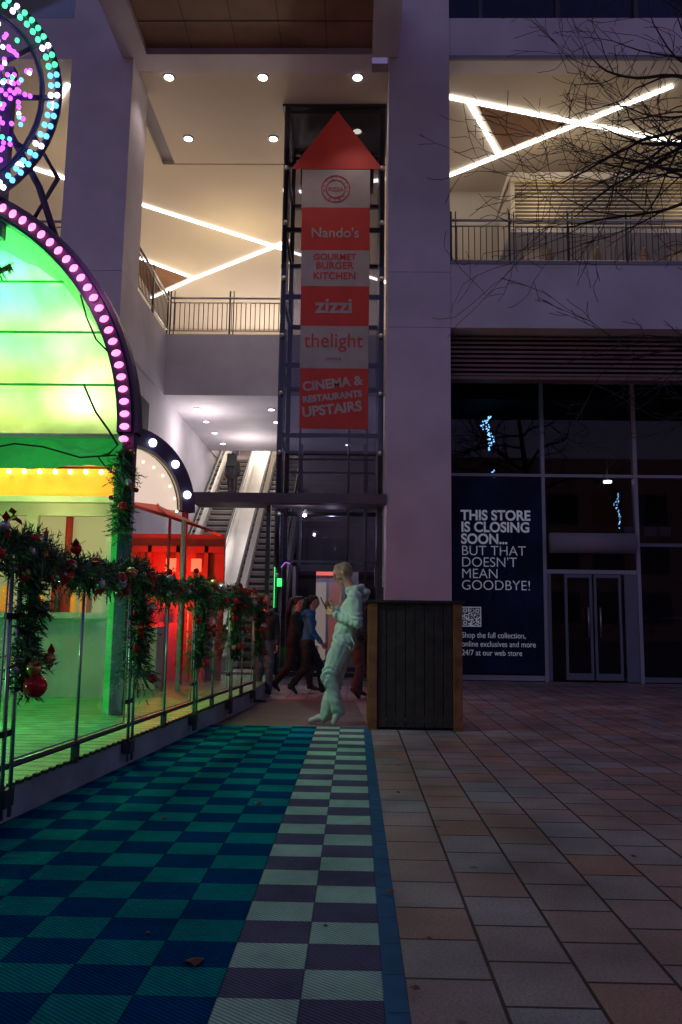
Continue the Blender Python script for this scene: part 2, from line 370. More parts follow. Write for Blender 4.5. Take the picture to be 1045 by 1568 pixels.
escal(-4.66,-3.48); escal(-3.0,-1.8)
b=B('escalator_divider'); b.prism([(18.5,0),(27.5,6.5),(27.5,7.1),(18.3,.5)],-3.47,-3.01,'escpanel'); b.done()

# ---------------------------------------------------------------- lift shaft
lf=B('glass_lift_shaft')
x0,x1,y0,y1=-1.66,.52,16.0,17.9
for x in (x0,x1-.10):
    for y in (y0,y1-.10): lf.box(x,y,0,x+.10,y+.10,12.24,'steel_d')
for z in (.05,3.5,4.9,6.4,7.9,9.4,10.9,12.12):
    lf.box(x0+.10,y0+.04,z,x1-.10,y0+.10,z+.09,'steel_d'); lf.box(x0+.10,y1-.10,z,x1-.10,y1-.02,z+.09,'steel_d')
    lf.box(x0+.02,y0+.10,z,x0+.08,y1-.10,z+.09,'steel_d'); lf.box(x1-.08,y0+.10,z,x1-.02,y1-.10,z+.09,'steel_d')
lf.box(x0-.06,y0-.05,12.24,x1+.06,y1+.05,12.29,'steel_d')
lf.quad((x0+.02,y0-.02,0),(x1-.02,y0-.02,0),(x1-.02,y0-.02,12.2),(x0+.02,y0-.02,12.2),'shaftglass')
lf.quad((x0-.01,y0,0),(x0-.01,y1,0),(x0-.01,y1,12.2),(x0-.01,y0,12.2),'shaftglass')
lf.quad((x0+.02,y1+.01,2.4),(x1-.02,y1+.01,2.4),(x1-.02,y1+.01,12.2),(x0+.02,y1+.01,12.2),'shaftglass')
for x in (-1.3,-.2,.2): lf.tube([(x,17.5,0),(x,17.5,12)],.03,'steel',6)
for z in (4.35,4.65,2.4): lf.box(-1.5,17.2,z,.4,17.25,z+.05,'frame_w')
for x in (-1.25,.13): lf.box(x,17.15,2.3,x+.05,17.2,5.0,'frame_w')
lf.box(-1.4,17.3,11.2,.3,17.7,12.0,'steel_d'); lf.box(x1-.1,y0+.2,0,x1-.04,y1,12.2,'steel_d')
lf.box(-1.3,17.86,.02,-.9,17.93,2.25,'steel_d'); lf.box(.05,17.86,.02,.4,17.93,2.25,'steel_d'); lf.box(-1.3,17.86,2.25,.4,17.93,2.4,'frame_w')
for i in range(9): lf.tube([(x0+.06,y0-.03,.8+i*1.25),(x0+.06,y0-.08,.8+i*1.25)],.05,'steel',8); lf.tube([(x1-.06,y0-.03,.8+i*1.25),(x1-.06,y0-.08,.8+i*1.25)],.05,'steel',8)
lf=lf.done()
M['sred']=mat('banner_red',(.55,.040,.032),.6,var=.12,emit=(.6,.05,.03),es=.03); M['swht']=mat('banner_white',(.50,.43,.42),.6,var=.12)
bn=B('restaurant_directory_banner'); Y=15.945
bn.prism([(-1.49,10.78),(.47,10.78),(-.52,12.13)],Y,Y+.014,'sred','y')
lv=[10.76,9.89,8.93,8.13,7.26,6.34,5.06]; cs=['swht','sred','swht','sred','swht','sred']
for i in range(6): bn.box(-1.26+.01*i,Y,lv[i+1]+.004,.2,Y+.014,lv[i],cs[i])
bn=bn.done()
T=Y-.004; cx=-.53
for r in (.30,.20):
    cu=B('round_logo'); cu.tube([(cx+r*math.cos(a*math.pi/16),T-.001,10.32+r*math.sin(a*math.pi/16)) for a in range(33)],.010,'sred',5); cu.done(bn)
text('PIZZA',cx,T,10.27,.12,'sred',bn,align='CENTER'); 
for k in range(14):
    a=2*math.pi*k/14; text('ITALIANSPIRITO'[k],cx+.225*math.sin(a),T,10.32+.225*math.cos(a),.07,'sred',bn,rot=(math.pi/2,a,0))
text("Nando's",cx,T,9.22,.31,'swht',bn,align='CENTER',bold=.004)
text('GOURMET',cx,T,8.72,.19,'sred',bn,align='CENTER',bold=.004,sx=1.0); text('BURGER',cx,T,8.52,.215,'sred',bn,align='CENTER',bold=.004); text('KITCHEN',cx,T,8.29,.215,'sred',bn,align='CENTER',bold=.004)
text('zizzi',cx,T,7.55,.46,'swht',bn,align='CENTER',bold=.012)
text('thelight',cx,T,6.80,.44,'sred',bn,align='CENTER',sx=.93); text('cinema',cx,T,6.52,.12,'sred',bn,align='CENTER')
for i,(t,s) in enumerate((('CINEMA &',.27),('RESTAURANTS',.185),('UPSTAIRS',.29))):
    text(t,cx,T,5.93-(0,.25,.55)[i],s,'swht',bn,align='CENTER',bold=.010,rot=(math.pi/2,math.radians(-7),0))
b=B('entrance_canopy'); b.box(-3.2,14.45,3.30,.535,14.75,3.48,'purple'); b.box(-3.2,14.75,3.40,.535,15.95,3.46,'purple')
b.box(-1.7,14.8,0,-1.62,14.88,3.3,'steel_d'); b.box(.38,14.8,0,.46,14.88,3.3,'steel_d'); b.done()
M['redglow']=glow('red_neon',(1,.12,.05),1.5); M['greenglow']=glow('green_neon',(.05,1,.2),1.4); M['maglow']=glow('magenta_neon',(.6,.1,.9),1.2); M['warm']=glow('warm_panel',(.9,.7,.5),.35)
M['orangeglow']=glow('orange_panel_light',(1,.2,.08),.22)
b=B('lobby_kiosk_front')
b.box(-1.6,20,0,1.7,20.1,2.5,'render_d'); b.box(-1.2,19.96,.02,-.25,20,2.2,'frame_w'); b.box(-1.1,19.94,.2,-.75,19.96,2.1,'warm'); b.box(-.68,19.94,.2,-.35,19.96,2.1,'orangeglow')
b.box(-1.25,19.93,2.28,-.2,19.96,2.38,'redglow'); b.box(.05,19.93,.1,1.2,19.96,2.0,'dark')
b.done()
b=B('neon_sign'); b.tube([(-1.62,15.8,1.4),(-1.62,15.8,2.2)],.008,'greenglow',6); b.tube([(-1.5,15.85,2.2),(-1.42,15.85,2.3),(-1.32,15.85,2.28)],.008,'maglow',6); b.tube([(-1.75,15.95,2.7),(-1.75,15.95,3.3)],.008,'maglow',6)
b.box(-1.57,15.8,1.82,-1.48,15.83,1.98,'greenglow'); b.done()

# ---------------------------------------------------------------- shop front
sf=empty('shop_front',(4,16.4,0)); Y=16.4
b=B('shop_frames')
b.box(1.8,Y-.05,0,1.95,Y+.1,6.9,'frame_w')
for x in (3.85,5.76,7.7,9.6,11.5): b.box(x-.035,Y-.06,0,x+.035,Y+.1,6.25,'frame_w')
for z,t in ((6.2,.06),(4.18,.06)): b.box(1.95,Y-.05,z,14,Y+.08,z+t,'frame_w')
b.box(1.95,Y-.045,.02,3.81,Y+.08,.12,'frame_w'); b.box(5.8,Y-.045,.02,14,Y+.08,.12,'frame_d')
b.box(3.89,Y-.05,2.18,5.72,Y+.08,2.26,'frame_w'); b.box(5.8,Y-.045,2.75,14,Y+.08,2.82,'frame_d')
for xa,xb in ((4.25,4.80),(4.84,5.39)):
    b.box(xa,Y-.04,.05,xa+.05,Y+.04,2.17,'frame_d'); b.box(xb-.05,Y-.04,.05,xb,Y+.04,2.17,'frame_d'); b.box(xa+.05,Y-.04,.05,xb-.05,Y+.04,.18,'frame_d'); b.box(xa+.05,Y-.04,2.10,xb-.05,Y+.04,2.17,'frame_d')
b.box(5.46,Y-.045,.02,5.72,Y+.06,2.18,'frame_d'); b.box(3.89,Y-.045,.02,3.97,Y+.06,2.18,'frame_d')
for x in (4.70,4.94): b.tube([(x,Y-.1,.9),(x,Y-.1,1.5)],.018,'steel',6)
b.tube([(3.95,Y-.12,2.8),(5.66,Y-.12,2.8)],.21,'render_d',24)
b.done(sf)
b=B('shop_glazing'); b.quad((1.95,Y,.1),(14,Y,.1),(14,Y,6.2),(1.95,Y,6.2),'shopglass'); b.done(sf)
b=B('shop_interior')
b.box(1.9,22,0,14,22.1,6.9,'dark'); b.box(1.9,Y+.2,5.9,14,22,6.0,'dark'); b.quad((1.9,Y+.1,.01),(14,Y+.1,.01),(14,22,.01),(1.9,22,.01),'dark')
for x in (4.3,6.7): b.box(x,19.6,0,x+.4,20,5.9,'steel_d')
for i in range(5): b.box(6+i*.8,18,1.3,6.5+i*.8,18.4,1.34,'render_d'); b.box(6+i*.8,18,0,6.03+i*.8,18.03,1.3,'steel_d')
for x in (5.9,6.35,6.6): b.box(x,17.5,3.1,x+.3,17.6,3.3,'render_d')
b.done(sf)
b=B('louvre_band')
b.box(1.8,15.3,6.86,14,16.5,6.9,'dark')
b.box(1.74,15.0,5.86,14,15.06,6.69,'dark')
for i in range(9): b.prism([(14.88,5.88+i*.090),(14.99,5.925+i*.090),(14.99,5.955+i*.090),(14.88,5.925+i*.090)],1.74,14,'louver')
b.box(1.74,14.86,5.80,14,15.08,5.86,'louver')
b.done(sf)
po=B('closing_down_poster'); po.box(1.97,Y-.075,.16,3.80,Y-.06,4.15,'poster')
M['swirl']=mat('poster_swirl',(.015,.04,.12),.5,spec=.2)
for k in range(4):
    po.tube([(2.9+.8*math.sin(k+t*.3)*math.cos(t*.35),Y-.078,2.0+1.6*math.sin(t*.25+k)) for t in range(14)],.012,'swirl',4)
random.seed(3); x,z,q=2.14,1.08,.4/21
po.box(x,Y-.082,z,x+.4,Y-.076,z+.4,'white_ink')
for i in range(1,20):
    for j in range(1,20):
        f=(i<7 and j<7) or (i<7 and j>13) or (i>13 and j>13)
        on=(random.random()<.5) if not f else (i in(1,6,14,19) or j in(1,6,14,19) or (2<i%13<5 and 2<j%13<5))
        if on: po.box(x+i*q,Y-.085,z+j*q,x+i*q+q*.98,Y-.0825,z+j*q+q*.98,'poster')
po=po.done()
T=Y-.085
for i,(t,sx) in enumerate((('THIS STORE',.93),('IS CLOSING',.93),('SOON...',.93))): text(t,2.14,T,3.26-.245*i,.29,'white_ink',po,bold=.008,sx=sx)
for i,t in enumerate(['BUT THAT',"DOESN'T",'MEAN','GOODBYE!']): text(t,2.14,T,2.53-.235*i+.0,.285,'white_ink',po,bold=-.003,sx=.98)
for i,t in enumerate(['Shop the full collection,','online exclusives and more','24/7 at our web store']): text(t,2.14,T,.86-.175*i,.16,'white_ink',po,sx=.85)
M['icy']=glow('icy_reflection_glow',(.3,.7,1),4)  # glowing beads behind the glass, standing in for Christmas lights reflected in it
def fairy_reflection(name,cx,cz,w,h,n,s=.016):
    b=B(name); pts=[]
    for i in range(n):
        t=i/n; x=cx+w*math.sin(t*7)*(1-abs(t-.55))*random.uniform(-.2,1.2); z=cz+h*(t-.5)+random.gauss(0,.03); pts.append((x,17.0,z)); b.ball((x,17.0,z),s*random.uniform(.4,1.3),'icy',6,4)
    b.tube([pts[0],pts[-1]],.004,'black',4); return b.done()
random.seed(5)
fairy_reflection('fairy_light_reflection',2.85,5.3,.16,.75,60); fairy_reflection('fairy_light_reflection',5.6,3.6,.09,.7,40,.011); fairy_reflection('fairy_light_reflection',2.95,4.36,.05,.2,10,.012)
b=B('shop_ceiling_lamp'); b.tube([(5.45,17.2,4.22),(5.45,17.2,4.26)],.09,'down',12); b.tube([(5.45,17.2,4.26),(5.45,17.2,5.9)],.01,'steel_d',5); b.done()

# ---------------------------------------------------------------- wooden planter box
M['plank_d']=mat('dark_planks',(.034,.022,.020),.6,var=.5,scale=7,bump=.3,bscale=30)
M['plank_b']=mat('brown_timber',(.26,.09,.03),.6,var=.4,scale=6,bump=.3,bscale=30)
b=B('wooden_planter')
X0,X1,YF,YB,H=.14,1.17,8.85,9.75,1.40
n=8; w=(X1-X0-.2)/n
for i in range(n):
    b.box(X0+.1+i*w+.003,YF+.02+random.uniform(0,.004),.03,X0+.1+(i+1)*w-.003,YF+.05,H-.03,'plank_d')
    b.box(X0+.1+i*w+.003,YB-.05,.03,X0+.1+(i+1)*w-.003,YB-.02,H-.03,'plank_d')
n=7; w=(YB-YF-.2)/n
for i in range(n):
    for xx in (X0+.02,X1-.05): b.box(xx,YF+.1+i*w+.003,.03,xx+.03,YF+.1+(i+1)*w-.003,H-.03,'plank_b')
for x in (X0,X1-.1):
    for y in (YF,YB-.1): b.box(x,y,0,x+.1,y+.1,H-.032,'plank_b')
b.box(X0-.03,YF-.03,H-.03,X1+.03,YF+.12,H,'plank_d'); b.box(X0-.03,YB-.12,H-.03,X1+.03,YB+.03,H,'plank_d')
b.box(X0-.03,YF+.12,H-.03,X0+.12,YB-.12,H,'plank_d'); b.box(X1-.12,YF+.12,H-.03,X1+.03,YB-.12,H,'plank_d')
M['soil']=mat('soil',(.04,.03,.02),.9,bump=.6)
b.box(X0+.12,YF+.12,1.2,X1-.12,YB-.12,1.28,'soil')
b.done(bevel=.004)

# ---------------------------------------------------------------- kiosk
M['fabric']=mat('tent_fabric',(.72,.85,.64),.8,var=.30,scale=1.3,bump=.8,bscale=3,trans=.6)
M['greenfab']=mat('green_valance',(.06,.60,.12),.7,var=.3,scale=3,bump=.6,bscale=5,emit=(.05,.8,.12),es=.16)  # slight emission stands in for lamplight in the cloth
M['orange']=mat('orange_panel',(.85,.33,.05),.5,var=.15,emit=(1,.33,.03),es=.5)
M['rim']=mat('arch_rim',(.05,.035,.10),.45,var=.2)
M['pinkled']=glow('pink_led',(1,.15,.46),3.4); M['cabin']=mat('cabin_white',(.55,.60,.50),.6,var=.15)
M['bulb']=glow('warm_bulb',(1,.8,.3),5); M['yel']=glow('lit_window',(.9,.9,.35),.30)
M['redp']=mat('red_panel',(.50,.035,.03),.5,var=.25); M['greenfloor']=mat('green_deck',(.10,.4,.15),.5,var=.3,scale=6)
M['skirt']=mat('white_skirting',(.30,.38,.46),.6,var=.25)
ks=empty('christmas_market_kiosk',(-4.8,9,0))
fx=lambda y:-1.97+.0908*(y-4.4)
b=B('deck')
b.prism([(fx(2)-.02,2),(fx(11.0)-.02,11.0),(fx(11)-.02,14),(-10,14),(-10,2)],.004,.195,'skirt','z')
b.prism([(fx(2)-.015,2),(fx(11.0)-.015,11.0),(fx(11)-.015,14),(-10,14),(-10,2)],.196,.215,'greenfloor','z')
for i in range(60):
    y=2.1+i*.15; b.box(-6.5,y,.2155,fx(y)-.05,y+.008,.2165,'black')
b.done(ks)
C=Vector((-5.14,0,3.05)); Rm=2.86
b=B('front_arch')
def ring(b,cx,cz,y0,y1,r0,r1,mt,a0=0,a1=math.pi,n=48,xf=lambda x,y,z:(x,y,z)):
    vs=[];fs=[]
    for i in range(n+1):
        a=a0+(a1-a0)*i/n
        for (r,y) in ((r0,y0),(r1,y0),(r1,y1),(r0,y1)): vs.append(xf(cx+r*math.cos(a),y,cz+r*math.sin(a)))
        if i:
            o=(i-1)*4
            for k in range(4): fs.append((o+k,o+(k+1)%4,o+4+(k+1)%4,o+4+k))
    b.add(vs,fs,mt)
ring(b,C.x,C.z,7.95,8.12,Rm-.20,Rm+.02,'rim'); ring(b,C.x,C.z,7.91,7.95,Rm-.17,Rm-.04,'rim')
n=66
for i in range(n+1):
    a=math.pi*i/n-.03; t=Matrix.Rotation(-a,3,'Y')
    b.ball((C.x+(Rm-.10)*math.cos(a),7.88,C.z+(Rm-.10)*math.sin(a)),(.050,.03,.034),'pinkled',8,6,R=t)
b.done(ks)
b=B('tent_roof')
nx,nz=60,90; vs=[];fs=[]
for j in range(nz+1):
    t=j/nz; z=3.04+2.62*t; hw=math.sqrt(max(0,2.70**2-(z-3.05)**2)); 
    for i in range(nx+1):
        x=C.x+hw*(2*i/nx-1); seg=(t*4.2)%1
        w_=noise.noise(Vector((x*1.6,z*.9,0)))
        y=8.30+.35*t+.13*math.sin(seg*math.pi)+.03*math.sin(x*9+z*5+w_*4)*(1-seg*.6)+.015*math.sin(x*23+z*9)+.07*w_
        vs.append((x,y,z))
for j in range(nz):
    for i in range(nx): o=j*(nx+1)+i; fs.append((o,o+1,o+nx+2,o+nx+1))
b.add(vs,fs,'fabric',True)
for k in range(1,5):
    t=k/4.2; z=3.04+2.62*t; hw=math.sqrt(max(0,2.66**2-(z-3.05)**2)); b.tube([(C.x-hw,8.24+.35*t,z),(C.x+hw,8.24+.35*t,z)],.014,'greenfab',6)
vs=[];fs=[]
for i in range(33):
    a=math.pi*i/32
    for y,r in ((8.12,2.68),(9.9,2.25)): vs.append((C.x+r*math.cos(a),y,C.z+r*math.sin(a)))
    if i: o=(i-1)*2; fs.append((o,o+1,o+3,o+2))
b.add(vs,fs,'cabin',True)
b.add([(C.x,9.9,3.05)]+[(C.x+2.25*math.cos(math.pi*i/24),9.9,3.05+2.25*math.sin(math.pi*i/24)) for i in range(25)],[(0,i+1,i+2) for i in range(24)],'cabin')
b.done(ks)
b=B('valance')
vs=[];fs=[];n=120
for i in range(n+1):
    x=-7.9+5.45*i/n
    for z,k in ((3.06,0),(2.9,.5),(2.73,1)): vs.append((x,8.2+.035*math.sin(x*9)*k+.02*math.sin(x*23)*(k+.3),z+(.02*math.sin(x*4) if k==1 else 0)))
    if i:
        o=(i-1)*3; fs+=[(o,o+1,o+4,o+3),(o+1,o+2,o+5,o+4)]
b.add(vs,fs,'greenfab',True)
b.tube([(-7.9,8.17,3.06),(-2.42,8.17,3.06)],.03,'cabin',6)
b.done(ks)
b=B('cabin')
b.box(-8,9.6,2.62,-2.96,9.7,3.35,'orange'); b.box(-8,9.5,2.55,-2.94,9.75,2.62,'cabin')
b.box(-8,9.7,.2,-3.0,9.8,1.15,'cabin')
b.box(-8,9.6,1.15,-2.98,9.9,1.22,'cabin')
for i in range(5):
    x=-8.0+i*1.0
    b.box(x,9.66,1.22,x+.07,9.74,2.55,'cabin'); b.box(x+.93,9.66,1.22,x+1.0,9.74,2.55,'cabin'); b.box(x+.07,9.66,2.40,x+.93,9.74,2.55,'cabin')
    b.box(x+.07,9.70,1.85,x+.93,9.73,1.9,'cabin')
    b.box(x+.2,9.9,1.22,x+.45,10.0,1.6,'redp'); b.box(x+.55,9.95,1.22,x+.62,10.0,1.55,'orange')
for k in range(24): x=-7.9+k*.2; b.tube([(x,9.85,1.22),(x,9.85,1.40),(x,9.85,1.44),(x,9.85,1.5)],[.035,.035,.014,.014],random.choice(['redp','orange','greenfab','steel_d']),8)
b.box(-8,10.5,1.0,-3.0,10.55,2.6,'yel')
for i in range(25): b.ball((-7.7+i*.19,9.55,2.93),.032,'bulb',8,6)
b.box(-2.52,8.1,.2,-2.42,8.2,3.05,'greenfab'); b.box(-2.42,7.97,.2,-2.3,8.09,3.05,'rim')
for x in (-3.3,-3.9,-4.5): b.tube([(x,8.3,2.75),(x+.3,9.5,2.98)],.02,'redp',5)
b.tube([(-2.9,8.1,3.6),(-2.75,8.08,3.3),(-2.6,8.08,3.1),(-2.5,8.08,2.95),(-2.58,8.08,2.86),(-2.7,8.08,2.82),(-2.6,8.06,2.7),(-2.45,8.05,2.6)],.012,'black',5)
b.tube([(-3.0,8.12,4.6),(-2.92,8.12,4.35),(-2.8,8.11,4.1),(-2.65,8.1,3.95),(-2.52,8.08,3.7),(-2.45,8.05,3.4)],.010,'black',5)
b.tube([(-5,8.12,3.0),(-4.5,8.12,2.9),(-4,8.12,2.88),(-3.6,8.12,2.96),(-3.3,8.12,2.93),(-2.9,8.12,2.82),(-2.5,8.12,2.85)],.01,'black',5)
b.done(ks)
light('green_flood_lamp','POINT',(-4.3,9.3,5.0),190,(.03,1,.18),ks,size=.2)
light('green_flood_lamp','POINT',(-3.30,8.85,4.32),9,(.75,1,.6),ks,size=.06)
light('yellow_flood_lamp','POINT',(-2.95,8.75,3.58),14,(1,1,.55),ks,size=.06)
light('yellow_flood_lamp','POINT',(-4.4,9.2,3.40),26,(1,.95,.25),ks,size=.15)
light('front_green_lamp','POINT',(-4.0,7.95,4.9),10,(.05,1,.25),ks,size=.04)
light('counter_lamp','POINT',(-3.6,9.0,2.35),14,(1,.75,.3),ks,size=.08)
light('deck_green_lamp','POINT',(-3.2,6.6,.95),34,(.2,1,.4),ks,size=.04)
light('deck_green_lamp','POINT',(-2.9,4.2,.8),9,(.15,1,.3),ks,size=.04)
light('red_lamp','POINT',(-2.85,11.9,1.5),50,(1,.06,.03),ks,size=.06)
light('walkway_flood_lamp','SPOT',(-2.2,7.85,3.1),105,(.74,1,.88),ks,size=.1,target=(-.4,8.9,.8),spot=.9,blend=.9)
light('front_flood_lamp','SPOT',(-3.0,7.6,4.2),60,(.22,1,.70),ks,size=.15,target=(-1.0,6.2,0),spot=1.0,blend=1)
light('arch_pink_lamp','POINT',(-2.9,7.5,4.6),6,(1,.3,.7),ks,size=.03)

b=B('illuminated_wheel'); cx,cz,R=-4.65,6.75,1.36; yw=7.9
M['lg']=glow('led_green',(.05,1,.30),2.6); M['lb']=glow('led_cyan',(.08,.40,1),3.2); M['lp']=glow('led_purple',(.55,.06,1),3.4); M['lw']=glow('led_white',(.8,.9,1),4); M['lgold']=glow('led_gold',(1,.8,.4),4)
for r,t in ((R,.04),(R-.18,.03),(.75,.03),(.35,.04)):
    b.tube([(cx+r*math.cos(a*math.pi/24),yw,cz+r*math.sin(a*math.pi/24)) for a in range(49)],t,'rim',6)
for k in range(12):
    a=k*math.pi/6; b.tube([(cx,yw,cz),(cx+R*math.cos(a),yw,cz+R*math.sin(a))],.03,'rim',5)
random.seed(11)
for k in range(70):
    a=2*math.pi*k/70; mt='lg' if 0.25<a<2.6 else ('lb' if a<.25 or a>4.2 else 'lp')
    for d in (0,.05): b.ball((cx+(R-d*1.4)*math.cos(a),yw-.04,cz+(R-d*1.4)*math.sin(a)),.032,mt if (k%5) else 'lw',6,4)
for k in range(520):
    a=random.uniform(0,2*math.pi); r=random.uniform(.45,1.10); mt='lp' if a<2 or a>5.2 else ('lg' if a>4.4 else 'lb')
    if random.random()<.25: mt=random.choice(['lb','lg','lw'])
    b.ball((cx+r*math.cos(a),yw-.05,cz+r*math.sin(a)),.026,mt,6,4)
for k in range(40):
    a=2*math.pi*k/40; b.ball((cx+.36*math.cos(a),yw-.05,cz+.36*math.sin(a)),.03,'lgold',6,4)
b.box(cx-.08,yw,5.7,cx+.08,yw+.1,6.0,'rim'); b.box(-3.95,8.0,5.2,-3.85,8.1,7.2,'rim'); b.tube([(-3.2,8.05,5.0),(-3.5,8.05,5.8),(-3.9,8.05,6.5)],.04,'rim',6); b.tube([(-3.6,8.05,5.3),(-3.3,8.05,5.9),(-3.6,8.05,6.4)],.03,'rim',6); b.done()

sa=empty('entrance_arch',(-2.95,11,0)); th=math.radians(52)
xf=lambda x,y,z:(-3.12+x*math.cos(th)-y*math.sin(th),11.0+x*math.sin(th)+y*math.cos(th),z)
b=B('arch_frame')
ring(b,0,2.75,0,.12,.80,1.10,'rim',n=32,xf=xf); ring(b,0,2.75,-.03,0,.78,.83,'cabin',n=32,xf=xf)
n=20
vs=[xf(0,.06,2.75)]+[xf(.80*math.cos(math.pi*i/n),.06,2.75+.80*math.sin(math.pi*i/n)) for i in range(n+1)]
M['panelw']=glow('lit_arch_panel',(1,.76,.62),.75)
b.add(vs,[(0,i+1,i+2) for i in range(n)],'panelw')
for i in range(6):
    a=math.radians(15+30*i); c=xf(.95*math.cos(a),-.02,2.75+.95*math.sin(a)); b.ball(c,.060,'lw',10,8)
for i in range(12):
    a=math.pi*(i+.5)/12; c=xf(.74*math.cos(a),-.02,2.75+.74*math.sin(a)-.12); b.ball(c,.02,'bulb',6,4)
for xx in (-.96,.96):
    p=xf(xx,.06,.2); q=xf(xx,.06,2.75); b.tube([p,q],.05,'redp',8)
b.done(sa)
b=B('red_awning')
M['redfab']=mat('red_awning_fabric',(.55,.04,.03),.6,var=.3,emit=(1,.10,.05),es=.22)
b.add([(-3.3,10.6,2.75),(-2.55,10.5,2.52),(-2.05,11.2,2.40),(-2.9,11.4,2.8)],[(0,1,2,3)],'redfab')
b.add([(-2.7,10.7,2.62),(-1.98,11.6,2.40),(-2.1,12.1,2.42),(-2.7,12.0,2.7)],[(0,1,2,3)],'redfab')
for p,q in (((-3.3,10.6,2.75),(-2.55,10.5,2.52)),((-2.55,10.5,2.52),(-2.05,11.2,2.40)),((-2.55,10.5,2.52),(-2.9,11.4,2.8)),((-2.5,10.52,.2),(-2.5,10.52,2.52))): b.tube([p,q],.022,'redp',5)
b.done(sa)
b=B('red_booth')
b.box(-3.6,12.6,.2,-2.1,12.7,2.5,'redp')
for x in (-3.3,-2.85,-2.4): b.box(x,12.5,.2,x+.06,12.58,2.3,'redp')
b.box(-3.6,12.5,2.2,-2.1,12.58,2.3,'redp'); b.box(-3.2,12.3,.2,-2.3,12.5,1.1,'redp')
for x,z in ((-3.0,1.9),(-2.6,1.9)): b.box(x,12.48,z,x+.16,12.5,z+.2,'redglow')
b.box(-3.2,10.9,.2,-2.7,11.3,1.05,'cabin'); b.tube([(-2.35,10.7,.2),(-2.35,10.7,2.5)],.03,'cabin',6)
for x in (-2.9,-2.55): b.tube([(x,12.2,.2),(x,12.2,1.3)],.02,'cabin',6); b.ball((x,12.2,1.35),.06,'redp',8,6)
b.done(sa)

# ---------------------------------------------------------------- fence
fn=B('glass_fence')
posts=[2.75,4.55,6.4,8.15,9.6,10.9]
def P(y,z,off=0): return Vector((fx(y)+off,y,z))
fn.tube([P(2.2,1.47),P(10.95,1.33)],.022,'steel',8)
fn.tube([P(2.2,.33),P(10.95,.33)],.018,'steel_d',6)
fn.prism([(fx(2)-.02,.16),(fx(2)+.05,.16),(fx(2)+.05,.26),(fx(2)-.02,.26)],2,2.01,'steel_d','y')
for i in range(len(posts)):
    y=posts[i]
    for dy in (-.045,.045):
        fn.tube([P(y+dy,.06,.03),P(y+dy,1.46,.0)],.013,'steel',8)
    fn.box(fx(y)-.01,y-.06,.12,fx(y)+.05,y+.06,.22,'steel_d')
    for z in (.5,1.15): fn.box(fx(y)-.02,y-.075,z,fx(y)+.02,y+.075,z+.035,'black')
    if i+1<len(posts):
        y2=posts[i+1]
        fn.quad(P(y+.08,.36),P(y2-.08,.36),P(y2-.08,1.40),P(y+.08,1.40),'clearglass')
        for a,c in (((y+.08,.36),(y2-.08,.36)),((y+.08,.36),(y+.08,1.40)),((y2-.08,.36),(y2-.08,1.40))): fn.tube([P(*a),P(*c)],.006,'frame_w',4)
        ym=(y+y2)/2; fn.tube([P(ym,.33),P(ym,1.38)],.011,'steel',6); fn.box(fx(ym)-.02,ym-.03,.2,fx(ym)+.02,ym+.03,.34,'steel_d')
fn.box(-1.36,10.95,.06,-1.2,11.0,.1,'steel_d')
for t in range(88):
    y=2.1+t*.1; fn.box(fx(y)+.0,y,.215,fx(y)+.03,y+.05,.235,'black')
fn.done()
M['needle']=mat('fir_needles',(.030,.105,.040),.55,var=.5,scale=5); M['needle2']=mat('fir_needles_light',(.10,.24,.09),.55,var=.4,scale=5)
M['bauble_r']=mat('red_bauble',(.60,.02,.02),.18,var=.1,metal=.3); M['bauble_g']=mat('gold_bauble',(.6,.35,.12),.25,metal=.7); M['bauble_s']=mat('silver_bauble',(.6,.6,.6),.2,metal=.7)
M['ribbon']=mat('red_ribbon',(.55,.03,.02),.4,var=.2)
random.seed(21)
def garland(name,path,rad,dens=430,baub=12):
    b=B(name); path=[Vector(p) for p in path]
    b.tube(path,.03,'needle',5)
    for i in range(len(path)-1):
        p,q=path[i],path[i+1]; L=(q-p).length; ax=(q-p).normalized()
        for _ in range(int(L*dens)):
            c=p.lerp(q,random.random()); d=Vector((random.gauss(0,1),random.gauss(0,1),random.gauss(0,1))); d-=ax*d.dot(ax)*.5; d.normalize()
            lump=.95+.8*noise.noise(c*6)
            tl=rad*lump*random.uniform(.6,1.25); tip=c+d*tl-Vector((0,0,.25*tl))
            mt='needle' if random.random()<.65 else 'needle2'
            s=d.cross(Vector((random.random(),random.random(),random.random()))).normalized()
            vs=[];fs=[]
            for k in range(8):
                base=c.lerp(tip,.3+.7*k/8); sg=1 if k%2 else -1
                nd=(d*.7+s*sg*.8+Vector((random.gauss(0,.25),random.gauss(0,.25),random.gauss(0,.25)))).normalized()*rad*.36
                w=nd.cross(d)
                if w.length<1e-6: continue
                w=w.normalized()*.0065
                o=len(vs); vs+=[base-w,base+w,base+nd]; fs.append((o,o+1,o+2))
            b.add(vs,fs,mt)
        for _ in range(int(L*baub+random.random())):
            c=p.lerp(q,random.random()); d=Vector((random.gauss(.5,1),random.gauss(-.5,1),random.gauss(0,1))).normalized()*rad*.95
            r=random.choice([.018,.025,.03,.038,.045]); b.ball(c+d,r,random.choice(['bauble_r','bauble_r','bauble_r','bauble_g','bauble_s']),12,8)
            if random.random()<.6:
                t=c+d*1.1
                for _k in range(5):
                    e=Vector((random.gauss(0,1),random.gauss(0,1),random.gauss(-.3,1))).normalized()*.09; w=e.cross(Vector((0,0,1))).normalized()*.022
                    b.add([t,t+e*.5-w,t+e,t+e*.5+w],[(0,1,2,3)],'ribbon')
    return b.done()
top=[]
for i in range(len(posts)-1):
    for k in range(5):
        t=k/5; y=posts[i]+(posts[i+1]-posts[i])*t; z=1.56-.02*(y-4.5)-.07*math.sin(t*math.pi)+.05*(1 if k==0 else 0); top.append(P(y,z,.02))
top.append(P(10.9,1.40))
